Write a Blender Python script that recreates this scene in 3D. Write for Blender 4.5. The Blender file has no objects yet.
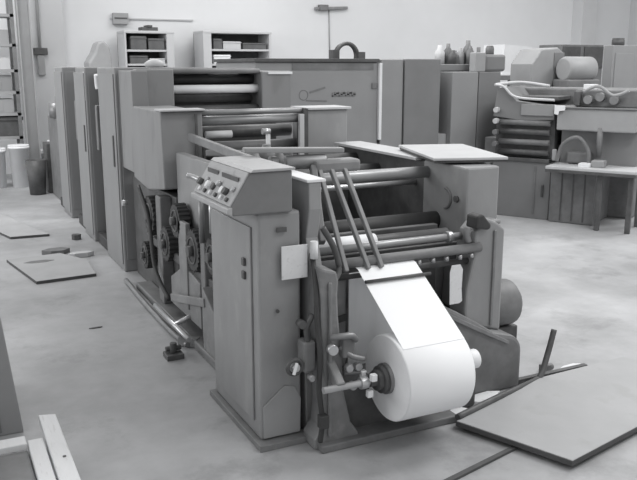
import bpy, bmesh, math, random
from mathutils import Vector, Matrix
random.seed(7)
S = bpy.context.scene
COL = S.collection
R = math.radians

# ------------------------------------------------------------------ materials
def srgb(v):
    v = v / 255.0
    return v / 12.92 if v <= 0.04045 else ((v + 0.055) / 1.055) ** 2.4

def paint(name, v, rough=0.55, var=0.12, scale=6.0, metal=0.0, bump=0.0, streak=(1, 1, 1), wear=None, wear_amt=0.0):
    """painted / worn grey surface: base tone v (0-255) with soft blotches and optional wear spots"""
    m = bpy.data.materials.new(name); m.use_nodes = True
    nt = m.node_tree; N = nt.nodes; L = nt.links
    b = N['Principled BSDF']
    b.inputs['Roughness'].default_value = rough
    b.inputs['Metallic'].default_value = metal
    tc = N.new('ShaderNodeTexCoord'); mp = N.new('ShaderNodeMapping')
    mp.inputs['Scale'].default_value = streak
    L.new(tc.outputs['Object'], mp.inputs['Vector'])
    n = N.new('ShaderNodeTexNoise'); n.inputs['Scale'].default_value = scale
    n.inputs['Detail'].default_value = 5; n.inputs['Roughness'].default_value = 0.6
    L.new(mp.outputs['Vector'], n.inputs['Vector'])
    r = N.new('ShaderNodeValToRGB')
    c = srgb(v)
    lo, hi = c * (1 - var), min(0.97, c * (1 + var))
    def T(k): return (k * .975, k * .985, k, 1)
    r.color_ramp.elements[0].position = 0.3; r.color_ramp.elements[0].color = T(lo)
    r.color_ramp.elements[1].position = 0.7; r.color_ramp.elements[1].color = T(hi)
    L.new(n.outputs['Fac'], r.inputs['Fac'])
    out = r.outputs['Color']
    if wear is not None:
        n2 = N.new('ShaderNodeTexNoise'); n2.inputs['Scale'].default_value = scale * 2.3
        n2.inputs['Detail'].default_value = 8
        L.new(mp.outputs['Vector'], n2.inputs['Vector'])
        r2 = N.new('ShaderNodeValToRGB')
        r2.color_ramp.elements[0].position = 0.58; r2.color_ramp.elements[0].color = (0, 0, 0, 1)
        r2.color_ramp.elements[1].position = 0.68; r2.color_ramp.elements[1].color = (wear_amt,) * 3 + (1,)
        L.new(n2.outputs['Fac'], r2.inputs['Fac'])
        mx = N.new('ShaderNodeMixRGB'); w = srgb(wear)
        mx.inputs['Color2'].default_value = (w, w, w, 1)
        L.new(r2.outputs['Color'], mx.inputs['Fac']); L.new(out, mx.inputs['Color1'])
        out = mx.outputs['Color']
    L.new(out, b.inputs['Base Color'])
    if bump:
        bp = N.new('ShaderNodeBump'); bp.inputs['Strength'].default_value = bump
        bp.inputs['Distance'].default_value = 0.01
        L.new(n.outputs['Fac'], bp.inputs['Height']); L.new(bp.outputs['Normal'], b.inputs['Normal'])
    return m

M = {}
M['cab'] = paint('cabinet_paint', 148, 0.5, 0.10, 5, wear=165, wear_amt=0.35, streak=(1, 1, .5))
M['console'] = paint('console_paint', 124, 0.5, 0.10, 8)
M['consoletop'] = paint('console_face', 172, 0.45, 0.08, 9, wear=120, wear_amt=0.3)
M['casting'] = paint('casting_paint', 130, 0.5, 0.18, 7, bump=0.1, wear=150, wear_amt=0.4)
M['castdark'] = paint('dark_casting', 118, 0.55, 0.2, 8, bump=0.1, wear=125, wear_amt=0.4)
M['dark'] = paint('dark_metal', 84, 0.5, 0.25, 9, wear=100, wear_amt=0.4)
M['black'] = paint('black_rubber', 62, 0.6, 0.2, 10)
M['steel'] = paint('bright_steel', 190, 0.3, 0.10, 10, metal=0.55)
M['steeldull'] = paint('dull_steel', 140, 0.4, 0.15, 10, metal=0.4)
M['roller'] = paint('roller_steel', 165, 0.35, 0.12, 5, metal=0.3, streak=(1, 3, 3))
M['panel'] = paint('tower_panel', 138, 0.5, 0.08, 3, wear=112, wear_amt=0.35, streak=(1, 1, .4))
M['panell'] = paint('tower_panel_light', 140, 0.5, 0.07, 3, streak=(1, 1, .3))
M['paneld'] = paint('tower_panel_dark', 134, 0.5, 0.10, 3, streak=(1, 1, .4))
M['bgpanel'] = paint('press_cover', 146, 0.55, 0.05, 3)
M['bgdark'] = paint('press_cover_dark', 126, 0.55, 0.07, 3)
M['bglight'] = paint('press_cover_light', 158, 0.55, 0.07, 4)
M['paper'] = paint('white_paper', 252, 0.7, 0.02, 3)
M['paperend'] = paint('paper_edge', 242, 0.8, 0.03, 14)
M['papert'] = paint('tag_paper', 228, 0.7, 0.04, 20, wear=185, wear_amt=0.4)
M['wood'] = paint('pale_wood', 222, 0.6, 0.05, 5, streak=(6, 1, 1), wear=190, wear_amt=0.4)
M['plate'] = paint('floor_plate', 168, 0.5, 0.07, 3, wear=155, wear_amt=0.5)
M['plateedge'] = paint('plate_edge', 80, 0.6, 0.15, 9)
M['cardboard'] = paint('cardboard', 174, 0.7, 0.07, 4)
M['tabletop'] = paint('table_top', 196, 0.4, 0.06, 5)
M['white'] = paint('white_enamel', 236, 0.5, 0.04, 5)
M['beige'] = paint('pale_cabinet', 198, 0.55, 0.04, 4)
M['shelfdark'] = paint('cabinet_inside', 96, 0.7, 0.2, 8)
M['logo'] = paint('logo_paint', 122, 0.6, 0.1, 20)
M['guard'] = paint('guard_sheet', 245, 0.35, 0.10, 3, metal=0.1, streak=(3, 3, .4))

# floor: worn concrete
def floor_mat():
    m = bpy.data.materials.new('worn_concrete'); m.use_nodes = True
    nt = m.node_tree; N = nt.nodes; L = nt.links; b = N['Principled BSDF']
    b.inputs['Roughness'].default_value = 0.5
    tc = N.new('ShaderNodeTexCoord')
    def noise(sc, det, seed, rough=.6):
        mp = N.new('ShaderNodeMapping'); mp.inputs['Location'].default_value = (seed, seed * 1.7, 0)
        L.new(tc.outputs['Object'], mp.inputs['Vector'])
        n = N.new('ShaderNodeTexNoise'); n.inputs['Scale'].default_value = sc
        n.inputs['Detail'].default_value = det; n.inputs['Roughness'].default_value = rough
        L.new(mp.outputs['Vector'], n.inputs['Vector']); return n
    a = noise(0.9, 6, 3.1); c = noise(5.0, 8, 9.4, .65); d = noise(1.7, 8, 21.3, .7)
    r = N.new('ShaderNodeValToRGB')
    for e, (p, v) in zip(r.color_ramp.elements, ((.32, 154), (.68, 195))):
        e.position = p; k = srgb(v); e.color = (k * .97, k * .98, k, 1)
    L.new(a.outputs['Fac'], r.inputs['Fac'])
    r2 = N.new('ShaderNodeValToRGB')
    for e, (p, v) in zip(r2.color_ramp.elements, ((.3, .86), (.7, 1.0))):
        e.position = p; e.color = (v, v, v, 1)
    L.new(c.outputs['Fac'], r2.inputs['Fac'])
    mx = N.new('ShaderNodeMixRGB'); mx.blend_type = 'MULTIPLY'; mx.inputs['Fac'].default_value = 1
    L.new(r.outputs['Color'], mx.inputs['Color1']); L.new(r2.outputs['Color'], mx.inputs['Color2'])
    r3 = N.new('ShaderNodeValToRGB')
    for e, (p, v) in zip(r3.color_ramp.elements, ((.36, .80), (.46, 1.0))):
        e.position = p; e.color = (v, v, v, 1)
    L.new(d.outputs['Fac'], r3.inputs['Fac'])
    m2 = N.new('ShaderNodeMixRGB'); m2.blend_type = 'MULTIPLY'; m2.inputs['Fac'].default_value = 1
    L.new(mx.outputs['Color'], m2.inputs['Color1']); L.new(r3.outputs['Color'], m2.inputs['Color2'])
    L.new(m2.outputs['Color'], b.inputs['Base Color'])
    bp = N.new('ShaderNodeBump'); bp.inputs['Strength'].default_value = .15; bp.inputs['Distance'].default_value = .01
    L.new(c.outputs['Fac'], bp.inputs['Height']); L.new(bp.outputs['Normal'], b.inputs['Normal'])
    return m
M['floor'] = floor_mat()
M['wall'] = paint('white_wall', 228, 0.8, 0.04, 0.8)
M['wallgrey'] = paint('grey_wall', 205, 0.8, 0.05, 1.2)

# ------------------------------------------------------------------ mesh builder
class MB:
    def __init__(s): s.bm = bmesh.new()
    def _faces(s, vs, fs, smooth=()):
        v = [s.bm.verts.new(p) for p in vs]
        for i, f in enumerate(fs):
            try:
                q = s.bm.faces.new([v[k] for k in f])
                if i in smooth: q.smooth = True
            except ValueError: pass
        return v
    def box(s, x0, x1, y0, y1, z0, z1):
        if x0 > x1: x0, x1 = x1, x0
        if y0 > y1: y0, y1 = y1, y0
        if z0 > z1: z0, z1 = z1, z0
        s._faces([(x0, y0, z0), (x1, y0, z0), (x1, y1, z0), (x0, y1, z0), (x0, y0, z1), (x1, y0, z1), (x1, y1, z1), (x0, y1, z1)],
                 [(0, 3, 2, 1), (4, 5, 6, 7), (0, 1, 5, 4), (1, 2, 6, 5), (2, 3, 7, 6), (3, 0, 4, 7)])
        return s
    def prism(s, pts, ax, a, b):
        n = len(pts)
        def P(p, t):
            return (t, p[0], p[1]) if ax == 'x' else ((p[0], t, p[1]) if ax == 'y' else (p[0], p[1], t))
        vs = [P(p, a) for p in pts] + [P(p, b) for p in pts]
        fs = [tuple(range(n)), tuple(range(2 * n - 1, n - 1, -1))] + [(i, (i + 1) % n, n + (i + 1) % n, n + i) for i in range(n)]
        s._faces(vs, fs); return s
    def lathe(s, p, d, prof, n=28, cap=True):
        """prof: list of (distance along axis, radius)"""
        p = Vector(p); d = Vector(d).normalized()
        q = d.to_track_quat('Z', 'Y')
        rings = []
        for t, r in prof:
            rings.append([s.bm.verts.new(p + d * t + q @ Vector((r * math.cos(2 * math.pi * k / n), r * math.sin(2 * math.pi * k / n), 0))) for k in range(n)])
        for A, B, (ta, ra), (tb, rb) in zip(rings, rings[1:], prof, prof[1:]):
            for k in range(n):
                f = s.bm.faces.new((A[k], A[(k + 1) % n], B[(k + 1) % n], B[k]))
                f.smooth = abs(ta - tb) > 1e-5
        if cap:
            s.bm.faces.new(rings[0]); s.bm.faces.new(rings[-1])
        return s
    def cyl(s, a, b, r, r2=None, n=20):
        a = Vector(a); b = Vector(b); L = (b - a).length
        return s.lathe(a, b - a, [(0, r), (L, r if r2 is None else r2)], n)
    def tube(s, pts, r, n=10, sm=True):
        pts = [Vector(p) for p in pts]
        if sm:
            q = []
            for i in range(len(pts) - 1):
                p0 = pts[max(i - 1, 0)]; p1 = pts[i]; p2 = pts[i + 1]; p3 = pts[min(i + 2, len(pts) - 1)]
                for k in range(6):
                    t = k / 6
                    q.append(.5 * ((2 * p1) + (p2 - p0) * t + (2 * p0 - 5 * p1 + 4 * p2 - p3) * t * t + (3 * p1 - p0 - 3 * p2 + p3) * t ** 3))
            q.append(pts[-1]); pts = q
        rings = []
        up = Vector((0.13, 0.21, 1)).normalized()
        for i, p in enumerate(pts):
            d = (pts[min(i + 1, len(pts) - 1)] - pts[max(i - 1, 0)]).normalized()
            u = d.cross(up)
            if u.length < .05: u = d.cross(Vector((1, 0, 0)))
            u.normalize(); w = d.cross(u)
            rings.append([s.bm.verts.new(p + r * (u * math.cos(2 * math.pi * k / n) + w * math.sin(2 * math.pi * k / n))) for k in range(n)])
        for A, B in zip(rings, rings[1:]):
            for k in range(n):
                f = s.bm.faces.new((A[k], A[(k + 1) % n], B[(k + 1) % n], B[k])); f.smooth = True
        s.bm.faces.new(rings[0]); s.bm.faces.new(rings[-1])
        return s
    def bar(s, a, b, w, h):
        a = Vector(a); b = Vector(b); d = (b - a).normalized()
        side = d.cross(Vector((0, 0, 1)))
        if side.length < .02: side = Vector((1, 0, 0))
        side.normalize(); up = side.cross(d).normalized()
        vs = []
        for p in (a, b):
            for i, j in ((-1, -1), (1, -1), (1, 1), (-1, 1)):
                vs.append(p + side * i * w / 2 + up * j * h / 2)
        s._faces(vs, [(0, 1, 2, 3), (7, 6, 5, 4), (0, 4, 5, 1), (1, 5, 6, 2), (2, 6, 7, 3), (3, 7, 4, 0)])
        return s
    def torus(s, c, ax, Rr, r, n=28, m=8, a0=0, a1=360):
        c = Vector(c); q = Vector(ax).normalized().to_track_quat('Z', 'Y')
        full = (a1 - a0) >= 360
        k = n if full else n + 1
        rings = []
        for i in range(k):
            t = R(a0 + (a1 - a0) * i / n)
            rings.append([s.bm.verts.new(c + q @ Vector(((Rr + r * math.cos(2 * math.pi * j / m)) * math.cos(t), (Rr + r * math.cos(2 * math.pi * j / m)) * math.sin(t), r * math.sin(2 * math.pi * j / m)))) for j in range(m)])
        for i in range(n if full else n):
            A = rings[i]; B = rings[(i + 1) % k] if full else rings[i + 1]
            for j in range(m):
                f = s.bm.faces.new((A[j], A[(j + 1) % m], B[(j + 1) % m], B[j])); f.smooth = True
        return s
    def build(s, name, mat, parent=None, bevel=0.0, local=False):
        bmesh.ops.recalc_face_normals(s.bm, faces=s.bm.faces)
        org = Vector((0, 0, 0))
        if parent is not None and not local:
            p = parent
            while p is not None:
                org += p.location; p = p.parent
        bmesh.ops.translate(s.bm, verts=s.bm.verts, vec=-org)
        me = bpy.data.meshes.new(name); s.bm.to_mesh(me); s.bm.free()
        o = bpy.data.objects.new(name, me); COL.objects.link(o)
        me.materials.append(M[mat])
        if parent is not None: o.parent = parent
        if bevel:
            b = o.modifiers.new('bevel', 'BEVEL'); b.width = bevel; b.segments = 2; b.limit_method = 'ANGLE'; b.angle_limit = R(40)
        return o

def root(name, loc, label, cat, group=None, rz=0):
    o = bpy.data.objects.new(name, None); COL.objects.link(o)
    o.empty_display_size = .1
    o.location = loc; o.rotation_euler = (0, 0, rz)
    return tag(o, label, cat, group)
def tag(o, label, cat, group=None):
    o['label'] = label; o['category'] = cat
    if group: o['group'] = group
    return o
def single(name, mb, mat, loc, label, cat, group=None, bevel=0, rz=0):
    """thing that is one mesh; mb given in coordinates local to loc"""
    o = mb.build(name, mat, None, bevel, True); o.location = loc; o.rotation_euler = (0, 0, rz)
    return tag(o, label, cat, group)
def struct(name, mb, mat):
    o = mb.build(name, mat); o['kind'] = 'structure'; return o

# ------------------------------------------------------------------ setting
struct('floor', MB().box(-6, 14, -3, 13.2, -0.1, 0), 'floor')
struct('wall_back', MB().box(-6, 14, 13.0, 13.2, 0, 4.6), 'wall')
struct('wall_left', MB().box(-6.2, -6, -3, 13.2, 0, 4.6), 'wallgrey')
struct('wall_right', MB().box(14, 14.2, -3, 13.2, 0, 4.6), 'wallgrey')
struct('trim_1', MB().box(12.35, 12.75, 12.7, 13.0, 0, 4.6), 'wallgrey')      # pilaster right
struct('trim_2', MB().box(1.53, 2.0, 12.75, 13.0, 0, 4.6), 'wallgrey')          # pilaster left

# ------------------------------------------------------------------ control cabinet + console
c = root('control_cabinet', (1.29, 3.27, 0), 'tall narrow grey control cabinet with sloping button console, at the front of the press', 'control cabinet')
MB().box(1.19, 1.385, 2.98, 3.60, 0.03, 1.05).build('cabinet_body', 'cab', c, .012)
MB().box(1.165, 1.40, 2.93, 3.62, 0.0, 0.03).build('plinth', 'casting', c, .003)
d = MB().box(1.180, 1.19, 3.05, 3.56, 0.10, 0.98).build('door', 'cab', c, .003)
for z in (.80, .74):
    MB().box(1.168, 1.18, 3.10, 3.13, z, z + .035).build('latch', 'dark', d, .003)
MB().prism([(1.20, .04), (1.375, .04), (1.38, .20), (1.35, .26), (1.30, .27), (1.25, .23), (1.20, .19)], 'y', 2.972, 2.98).build('kick_plate', 'bglight', c, .002)
k = MB().cyl((1.27, 2.972, .62), (1.27, 2.965, .62), .008).build('screw', 'dark', c)
MB().box(1.27, 1.315, 2.965, 2.972, .965, .985).build('badge', 'dark', c)
con = MB().prism([(1.075, 1.05), (1.065, 1.085), (1.155, 1.225), (1.340, 1.225), (1.340, 1.05)], 'y', 2.96, 3.44).build('console', 'console', c, .006)
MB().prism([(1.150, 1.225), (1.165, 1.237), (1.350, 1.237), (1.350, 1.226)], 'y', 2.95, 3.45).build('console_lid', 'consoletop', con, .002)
# sloped operator face: plane from (1.065,1.085) to (1.155,1.225)
sd = Vector((0.09, 0, 0.14)).normalized(); sn = Vector((-0.14, 0, 0.09)).normalized()
def slope(t, y, off=0): return Vector((1.065, y, 1.085)) + sd * t + sn * off
mb = MB(); a, b_ = slope(.004, 2.965), slope(.162, 2.965)
mb.prism([(a.x, a.z), (b_.x, b_.z), (b_.x + sn.x * .006, b_.z + sn.z * .006), (a.x + sn.x * .006, a.z + sn.z * .006)], 'y', 2.965, 3.435)
face = mb.build('console_face', 'consoletop', con, .001)
MB().prism([(1.072, 1.05), (1.050, 1.062), (1.050, 1.082), (1.072, 1.088)], 'y', 2.955, 3.445).build('console_lip', 'consoletop', con, .003)
for y0, y1, t in ((3.01, 3.21, .115), (3.26, 3.40, .115)):
    a = slope(t, y0, .007); b_ = slope(t, y1, .007)
    MB().bar(a, b_, .004, .03).build('display_window', 'dark', face)
for i in range(8):
    y = 3.01 + i * .055
    a = slope(.055 + (.02 if i % 3 == 0 else 0), y, .004)
    MB().cyl(a, a + sn * (.022 if i % 2 else .014), .016 if i % 3 else .012, n=14).build('button', ('steel', 'dark', 'white')[i % 3], face)
for i in range(6):
    a = slope(.025, 3.02 + i * .07, .004)
    MB().cyl(a, a + sn * .012, .01, n=10).build('button', ('dark', 'white')[i % 2], face)
tag_lever = MB().tube([(1.09, 3.43, 1.14), (1.07, 3.47, 1.15), (1.05, 3.49, 1.155)], .012).build('lever', 'steel', con)

# ------------------------------------------------------------------ unwind stand
u = root('unwind_stand', (1.95, 3.05, 0), 'dark cast iron unwind stand with side legs and guide bars holding the white paper roll', 'press stand')
def arc(cx, cz, r, a0, a1, n=8):
    return [(cx + r * math.cos(R(a0 + (a1 - a0) * i / n)), cz + r * math.sin(R(a0 + (a1 - a0) * i / n))) for i in range(n + 1)]
# left leg casting (outline in x,z seen from front)
pts = [(1.385, 0), (1.62, 0), (1.60, .05), (1.565, .10), (1.53, .25), (1.515, .45), (1.50, .60), (1.495, .70), (1.50, .76), (1.49, .80), (1.42, .82),
       (1.41, .60), (1.425, .45), (1.43, .2), (1.42, .10), (1.385, .05)]
leg = MB().prism(pts, 'y', 2.84, 2.97).build('leg', 'casting', u, .012)
MB().box(1.445, 1.46, 2.822, 2.84, .06, .76).build('rib', 'casting', leg, .006)
MB().box(1.50, 1.56, 2.80, 2.84, .42, .52).build('boss', 'castdark', leg, .01)
# right upright
pts = [(2.36, .36), (2.575, .30), (2.575, .84), (2.52, .88), (2.46, .905), (2.39, .84), (2.385, .70), (2.35, .55), (2.345, .42)]
up_ = MB().prism(pts, 'y', 3.08, 3.22).build('upright', 'cab', u, .012)
MB().box(2.50, 2.515, 3.068, 3.08, .34, .84).build('rib', 'casting', up_, .003)
MB().prism([(2.37, .86), (2.375, .925), (2.41, .935), (2.465, .875), (2.455, .85), (2.40, .86)], 'y', 3.05, 3.14).build('clamp', 'black', up_, .01)
MB().box(2.47, 2.565, 3.10, 3.2, .86, .885).build('cap', 'steeldull', up_, .01)
# right housing / foot (outline in x,z)
pts = [(2.14, 0), (2.66, 0), (2.66, .20)] + arc(2.56, .20, .10, 10, 80, 5) + [(2.48, .325), (2.36, .40), (2.24, .47), (2.16, .51), (2.10, .48), (2.12, .3)]
hs = MB().prism(pts, 'y', 3.00, 3.24).build('drive_housing', 'castdark', u, .02)
MB().prism([(2.16, .485), (2.36, .38), (2.56, .275), (2.56, .255), (2.36, .355), (2.16, .46)], 'y', 2.985, 3.0).build('flange', 'casting', hs, .003)
MB().cyl((2.50, 3.26, .385), (2.77, 3.26, .385), .125, n=26).build('motor', 'castdark', u, .01)
MB().cyl((2.77, 3.26, .385), (2.79, 3.26, .385), .10, n=26).build('motor_cap', 'dark', u, .005)
MB().box(2.60, 2.80, 3.2, 3.36, 0, .26).build('motor_base', 'dark', u, .01)
# base
MB().box(1.54, 2.3, 2.90, 3.35, 0, .24).build('base_beam', 'dark', u, .02)
MB().box(1.40, 2.12, 2.80, 2.95, 0, .035).build('foot_plate', 'castdark', u, .006)
MB().box(1.56, 2.40, 3.42, 3.46, .15, .82).build('rear_panel', 'dark', u, .004)
# crossbars
MB().cyl((1.46, 3.08, .762), (2.42, 3.08, .762), .024).build('guide_bar', 'castdark', u)
MB().cyl((1.46, 3.20, .80), (2.42, 3.20, .80), .019).build('guide_bar', 'roller', u)
MB().cyl((1.46, 3.13, .685), (2.40, 3.13, .685), .016).build('guide_bar', 'dark', u)
MB().box(1.46, 2.40, 3.24, 3.27, .66, .76).build('crossbeam', 'dark', u, .005)
for x in (2.06, 2.14, 2.22, 2.30, 2.37):
    MB().cyl((x, 3.08, .735), (x, 3.08, .712), .012, n=10).build('bolt', 'steel', u)
MB().cyl((2.30, 3.20, .80), (2.33, 3.20, .80), .03).build('collar', 'steel', u, .003)
MB().tube([(2.36, 3.10, .86), (2.35, 3.10, .83), (2.36, 3.10, .79)], .02).build('knob', 'steeldull', u)
# idler roller with white paper on it
rl = MB().cyl((1.50, 3.34, .785), (2.40, 3.34, .785), .03).build('idler_roller', 'dark', u)
MB().lathe((1.50, 3.34, .785), (1, 0, 0), [(0, .040), (.46, .040)]).build('roller_sleeve', 'white', rl)
# spindle
sp = MB().cyl((1.38, 2.75, .32), (2.18, 2.75, .32), .015).build('spindle', 'steel', u)
MB().lathe((1.60, 2.75, .32), (1, 0, 0), [(0, .024), (.03, .024), (.03, .045), (.05, .045), (.05, .06), (.085, .06), (.085, .03)]).build('chuck', 'dark', sp)
for a in (20, 140, 260):
    y = 2.75 + .052 * math.cos(R(a)); z = .32 + .052 * math.sin(R(a))
    MB().box(1.585, 1.612, y - .013, y + .013, z - .016, z + .016).build('chuck_jaw', 'white', sp, .004)
MB().cyl((1.555, 2.75, .32), (1.59, 2.75, .32), .027).build('collar', 'steel', sp, .002)
MB().cyl((2.12, 2.75, .33), (2.165, 2.75, .33), .045).build('collar', 'white', sp, .002)
MB().bar((1.46, 2.75, .32), (1.46, 2.86, .40), .04, .05).build('spindle_arm', 'casting', u, .008)
MB().bar((2.11, 2.75, .32), (2.14, 3.02, .44), .03, .06).build('spindle_arm', 'castdark', u, .008)
MB().tube([(1.45, 2.82, .52), (1.48, 2.79, .53), (1.53, 2.78, .53), (1.56, 2.80, .50)], .014).build('brake_lever', 'steeldull', u)
MB().cyl((1.44, 2.80, .48), (1.44, 2.77, .48), .022, n=14).build('brake_knob', 'steel', u)
for x, z in ((1.53, .375), (1.575, .375), (1.55, .29)):
    MB().cyl((x, 2.82, z), (x, 2.79, z), .018, n=14).build('bolt', 'steel', u, .003)
MB().tube([(1.50, 2.83, .47), (1.54, 2.80, .43), (1.60, 2.79, .41)], .012).build('linkage_rod', 'steeldull', u)
MB().tube([(1.52, 2.83, .345), (1.60, 2.80, .345), (1.62, 2.78, .34)], .01).build('linkage_rod', 'steeldull', u)
# guards behind the web
MB().prism([(1.56, .24), (1.69, .24), (1.69, .69)] + arc(1.66, .60, .085, 90, 180, 6), 'y', 3.13, 3.16).build('guard_plate', 'casting', u, .006)
MB().prism([(1.70, .18), (1.98, .18), (1.98, .70), (1.70, .70)], 'y', 3.12, 3.13).build('guard_sheet', 'guard', u, .002)
MB().bar((1.55, 3.12, .47), (1.69, 3.12, .49), .012, .03).build('slot', 'black', u)
# dark hose down the left of the leg
MB().tube([(1.43, 2.96, .86), (1.41, 2.88, .74), (1.395, 2.84, .60), (1.40, 2.82, .45), (1.395, 2.82, .30), (1.41, 2.82, .15), (1.40, 2.82, .05)], .012).build('hose', 'black', u)
MB().tube([(1.50, 3.0, .96), (1.55, 2.98, .86), (1.56, 2.96, .76), (1.48, 2.92, .70), (1.44, 2.86, .62)], .014).build('hose', 'dark', u)
MB().box(1.39, 1.43, 2.79, 2.83, .12, .18).build('hose_clamp', 'black', u, .004)
# hand wheel and valve on the left
hw = MB().torus((1.30, 2.86, .40), (0, 1, .1), .034, .009, 20, 8).build('hand_wheel', 'dark', u)
MB().cyl((1.30, 2.85, .40), (1.40, 2.95, .40), .012, n=12).build('axle', 'dark', hw)
MB().cyl((1.30, 2.84, .40), (1.30, 2.87, .40), .018, n=12).build('hub', 'steel', hw, .003)
MB().bar((1.285, 2.838, .375), (1.30, 2.838, .425), .01, .012).build('handle', 'white', hw, .002)
MB().box(1.345, 1.40, 2.86, 2.94, .36, .50).build('valve_block', 'castdark', u, .012)
MB().tube([(1.37, 2.88, .50), (1.36, 2.87, .56), (1.385, 2.86, .62)], .012).build('valve_pipe', 'dark', u)
MB().cyl((1.37, 2.86, .345), (1.37, 2.83, .345), .014, n=12).build('valve_nut', 'steel', u)
MB().cyl((1.34, 2.90, .58), (1.34, 2.86, .58), .018, n=12).build('valve_knob', 'dark', u)
# linkage arms from the top bracket down to the bars
for x0, x1 in ((1.66, 1.66), (1.72, 1.775), (1.79, 1.845)):
    MB().bar((x0 - .02, 3.32, 1.18), (x1 - .02, 3.035, .735), .022, .022).build('linkage_arm', 'casting', u, .004)
MB().box(1.62, 1.86, 3.30, 3.40, 1.15, 1.21).build('bracket', 'casting', u, .015)
MB().bar((1.30, 3.42, 1.265), (1.79, 3.36, 1.25), .05, .025).build('top_bar', 'cab', u, .006)
MB().cyl((1.50, 3.4, 1.20), (1.70, 3.36, 1.20), .035).build('counterweight', 'steeldull', u, .01)
MB().cyl((1.43, 3.42, 1.20), (1.47, 3.42, 1.20), .03).build('counterweight', 'casting', u, .008)
MB().bar((1.62, 3.34, 1.18), (1.56, 3.12, .86), .03, .05).build('linkage_arm', 'castdark', u, .006)

# ------------------------------------------------------------------ paper roll with web
Yc, Zc, Rr = 2.75, .32, .19
pr = root('paper_roll', (1.865, Yc, Zc), 'large white roll of paper on a steel spindle at the front of the press', 'paper roll')
MB().lathe((1.69, Yc, Zc), (1, 0, 0), [(0.0, .066), (0.0, Rr - .006), (.006, Rr), (.329, Rr), (.335, Rr - .006), (.335, .05), (0.0, .066)], 72, cap=False).build('roll', 'paper', pr)
MB().lathe((1.6885, Yc, Zc), (1, 0, 0), [(0, .068), (0, .186)], 64, cap=False).build('roll_end', 'paperend', pr)
MB().lathe((1.672, Yc, Zc), (1, 0, 0), [(0, .050), (0, .068), (.364, .068), (.364, .05), (0, .05)], 36, cap=False).build('core', 'steeldull', pr)
# tangent from bar point to roll on the camera side
By, Bz = 3.03, .725
dy, dz = By - Yc, Bz - Zc; D = math.hypot(dy, dz); phi = math.atan2(dz, dy); al = math.acos((Rr + .002) / D)
ty, tz = Yc + (Rr + .002) * math.cos(phi + al), Zc + (Rr + .002) * math.sin(phi + al)
prof = [(3.10, .742), (3.07, .741), (3.045, .736), (By, Bz), (ty, tz)]
mb = MB(); inner = [(y + .0012, z - .0008) for y, z in prof]
mb.prism(prof + inner[::-1], 'x', 1.705, 2.02)
mb.build('paper_web', 'paper', pr)

k_ = .14   # thin guide rod lying against the web
MB().cyl((1.70, By + (ty - By) * k_ - .010, Bz + (tz - Bz) * k_ + .006), (2.05, By + (ty - By) * k_ - .010, Bz + (tz - Bz) * k_ + .006), .008, n=12).build('web_rod', 'dark', u)
# notice card, tags
single('notice_card', MB().box(-.06, .06, -.003, .003, 0, .145), 'papert', (1.345, 2.955, .76), 'small white square card hanging on the front of the control cabinet', 'card', bevel=.001)
single('card_clip', MB().cyl((0, 0, 0), (0, 0, .075), .017, n=14), 'papert', (1.425, 2.93, .845), 'small rolled white paper tucked beside the square card', 'paper')
t = single('hanging_tag', MB().prism([(-.035, -.02), (.02, -.02), (.038, -.01), (.032, .05), (.035, .15), (.02, .175), (-.03, .175), (-.04, .14)], 'y', -.0015, .0015), 'papert', (2.225, 3.0, .535), 'white label tag hanging on the right side of the unwind stand', 'tag')

# ------------------------------------------------------------------ infeed section
f = root('infeed_section', (2.03, 4.1, 0), 'open press section with long side plates and cross rollers behind the paper roll', 'press section')
pts = [(3.00, 0), (3.02, .4), (2.97, .62), (2.96, .80), (3.0, .92), (2.965, 1.05), (2.97, 1.165), (3.40, 1.165), (3.45, 1.10), (4.95, 1.10), (4.95, 0)]
sp_ = MB().prism(pts, 'x', 1.42, 1.48).build('side_plate', 'cab', f, .006)
MB().box(1.41, 1.50, 2.965, 3.42, 1.165, 1.178).build('top_edge', 'white', sp_, .003)
pts = [(3.30, .30), (3.42, .35), (3.44, 1.10), (4.95, 1.10), (4.95, 0), (3.4, 0)]
sp2 = MB().prism(pts, 'x', 2.60, 2.66).build('side_plate', 'dark', f, .006)  # coloured dark, as the lower rollers are, to stand in for interior shade
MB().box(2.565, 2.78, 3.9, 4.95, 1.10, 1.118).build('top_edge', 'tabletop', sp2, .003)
bx = MB().box(2.58, 2.80, 3.42, 3.84, .30, 1.11).build('side_box', 'cab', f, .012)
MB().torus((2.577, 3.61, .92), (1, 0, 0), .055, .009, 20, 6, 90, 270).build('handle', 'castdark', bx)
MB().cyl((2.58, 3.5, .93), (2.565, 3.5, .93), .018).build('cap', 'dark', bx)
for (y, z, r, m) in ((3.8, 1.045, .034, 'roller'), (3.95, .965, .016, 'steel'), (4.4, .98, .05, 'dark'), (4.7, 1.02, .05, 'dark'), (3.7, .78, .05, 'black')):
    MB().cyl((1.48, y, z), (2.60, y, z), r).build('cross_roller', m, f)
MB().box(1.48, 2.60, 4.80, 4.86, .10, .96).build('dark_backing', 'castdark', f)  # added dark backing that stands in for shade deep inside
MB().prism([(3.62, .20), (4.5, .45), (4.5, .52), (3.62, .74), (3.58, .70)], 'x', 1.50, 2.58).build('backing_block', 'castdark', f, .01)  # added filler, backs the shaded inside below the rollers
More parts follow.
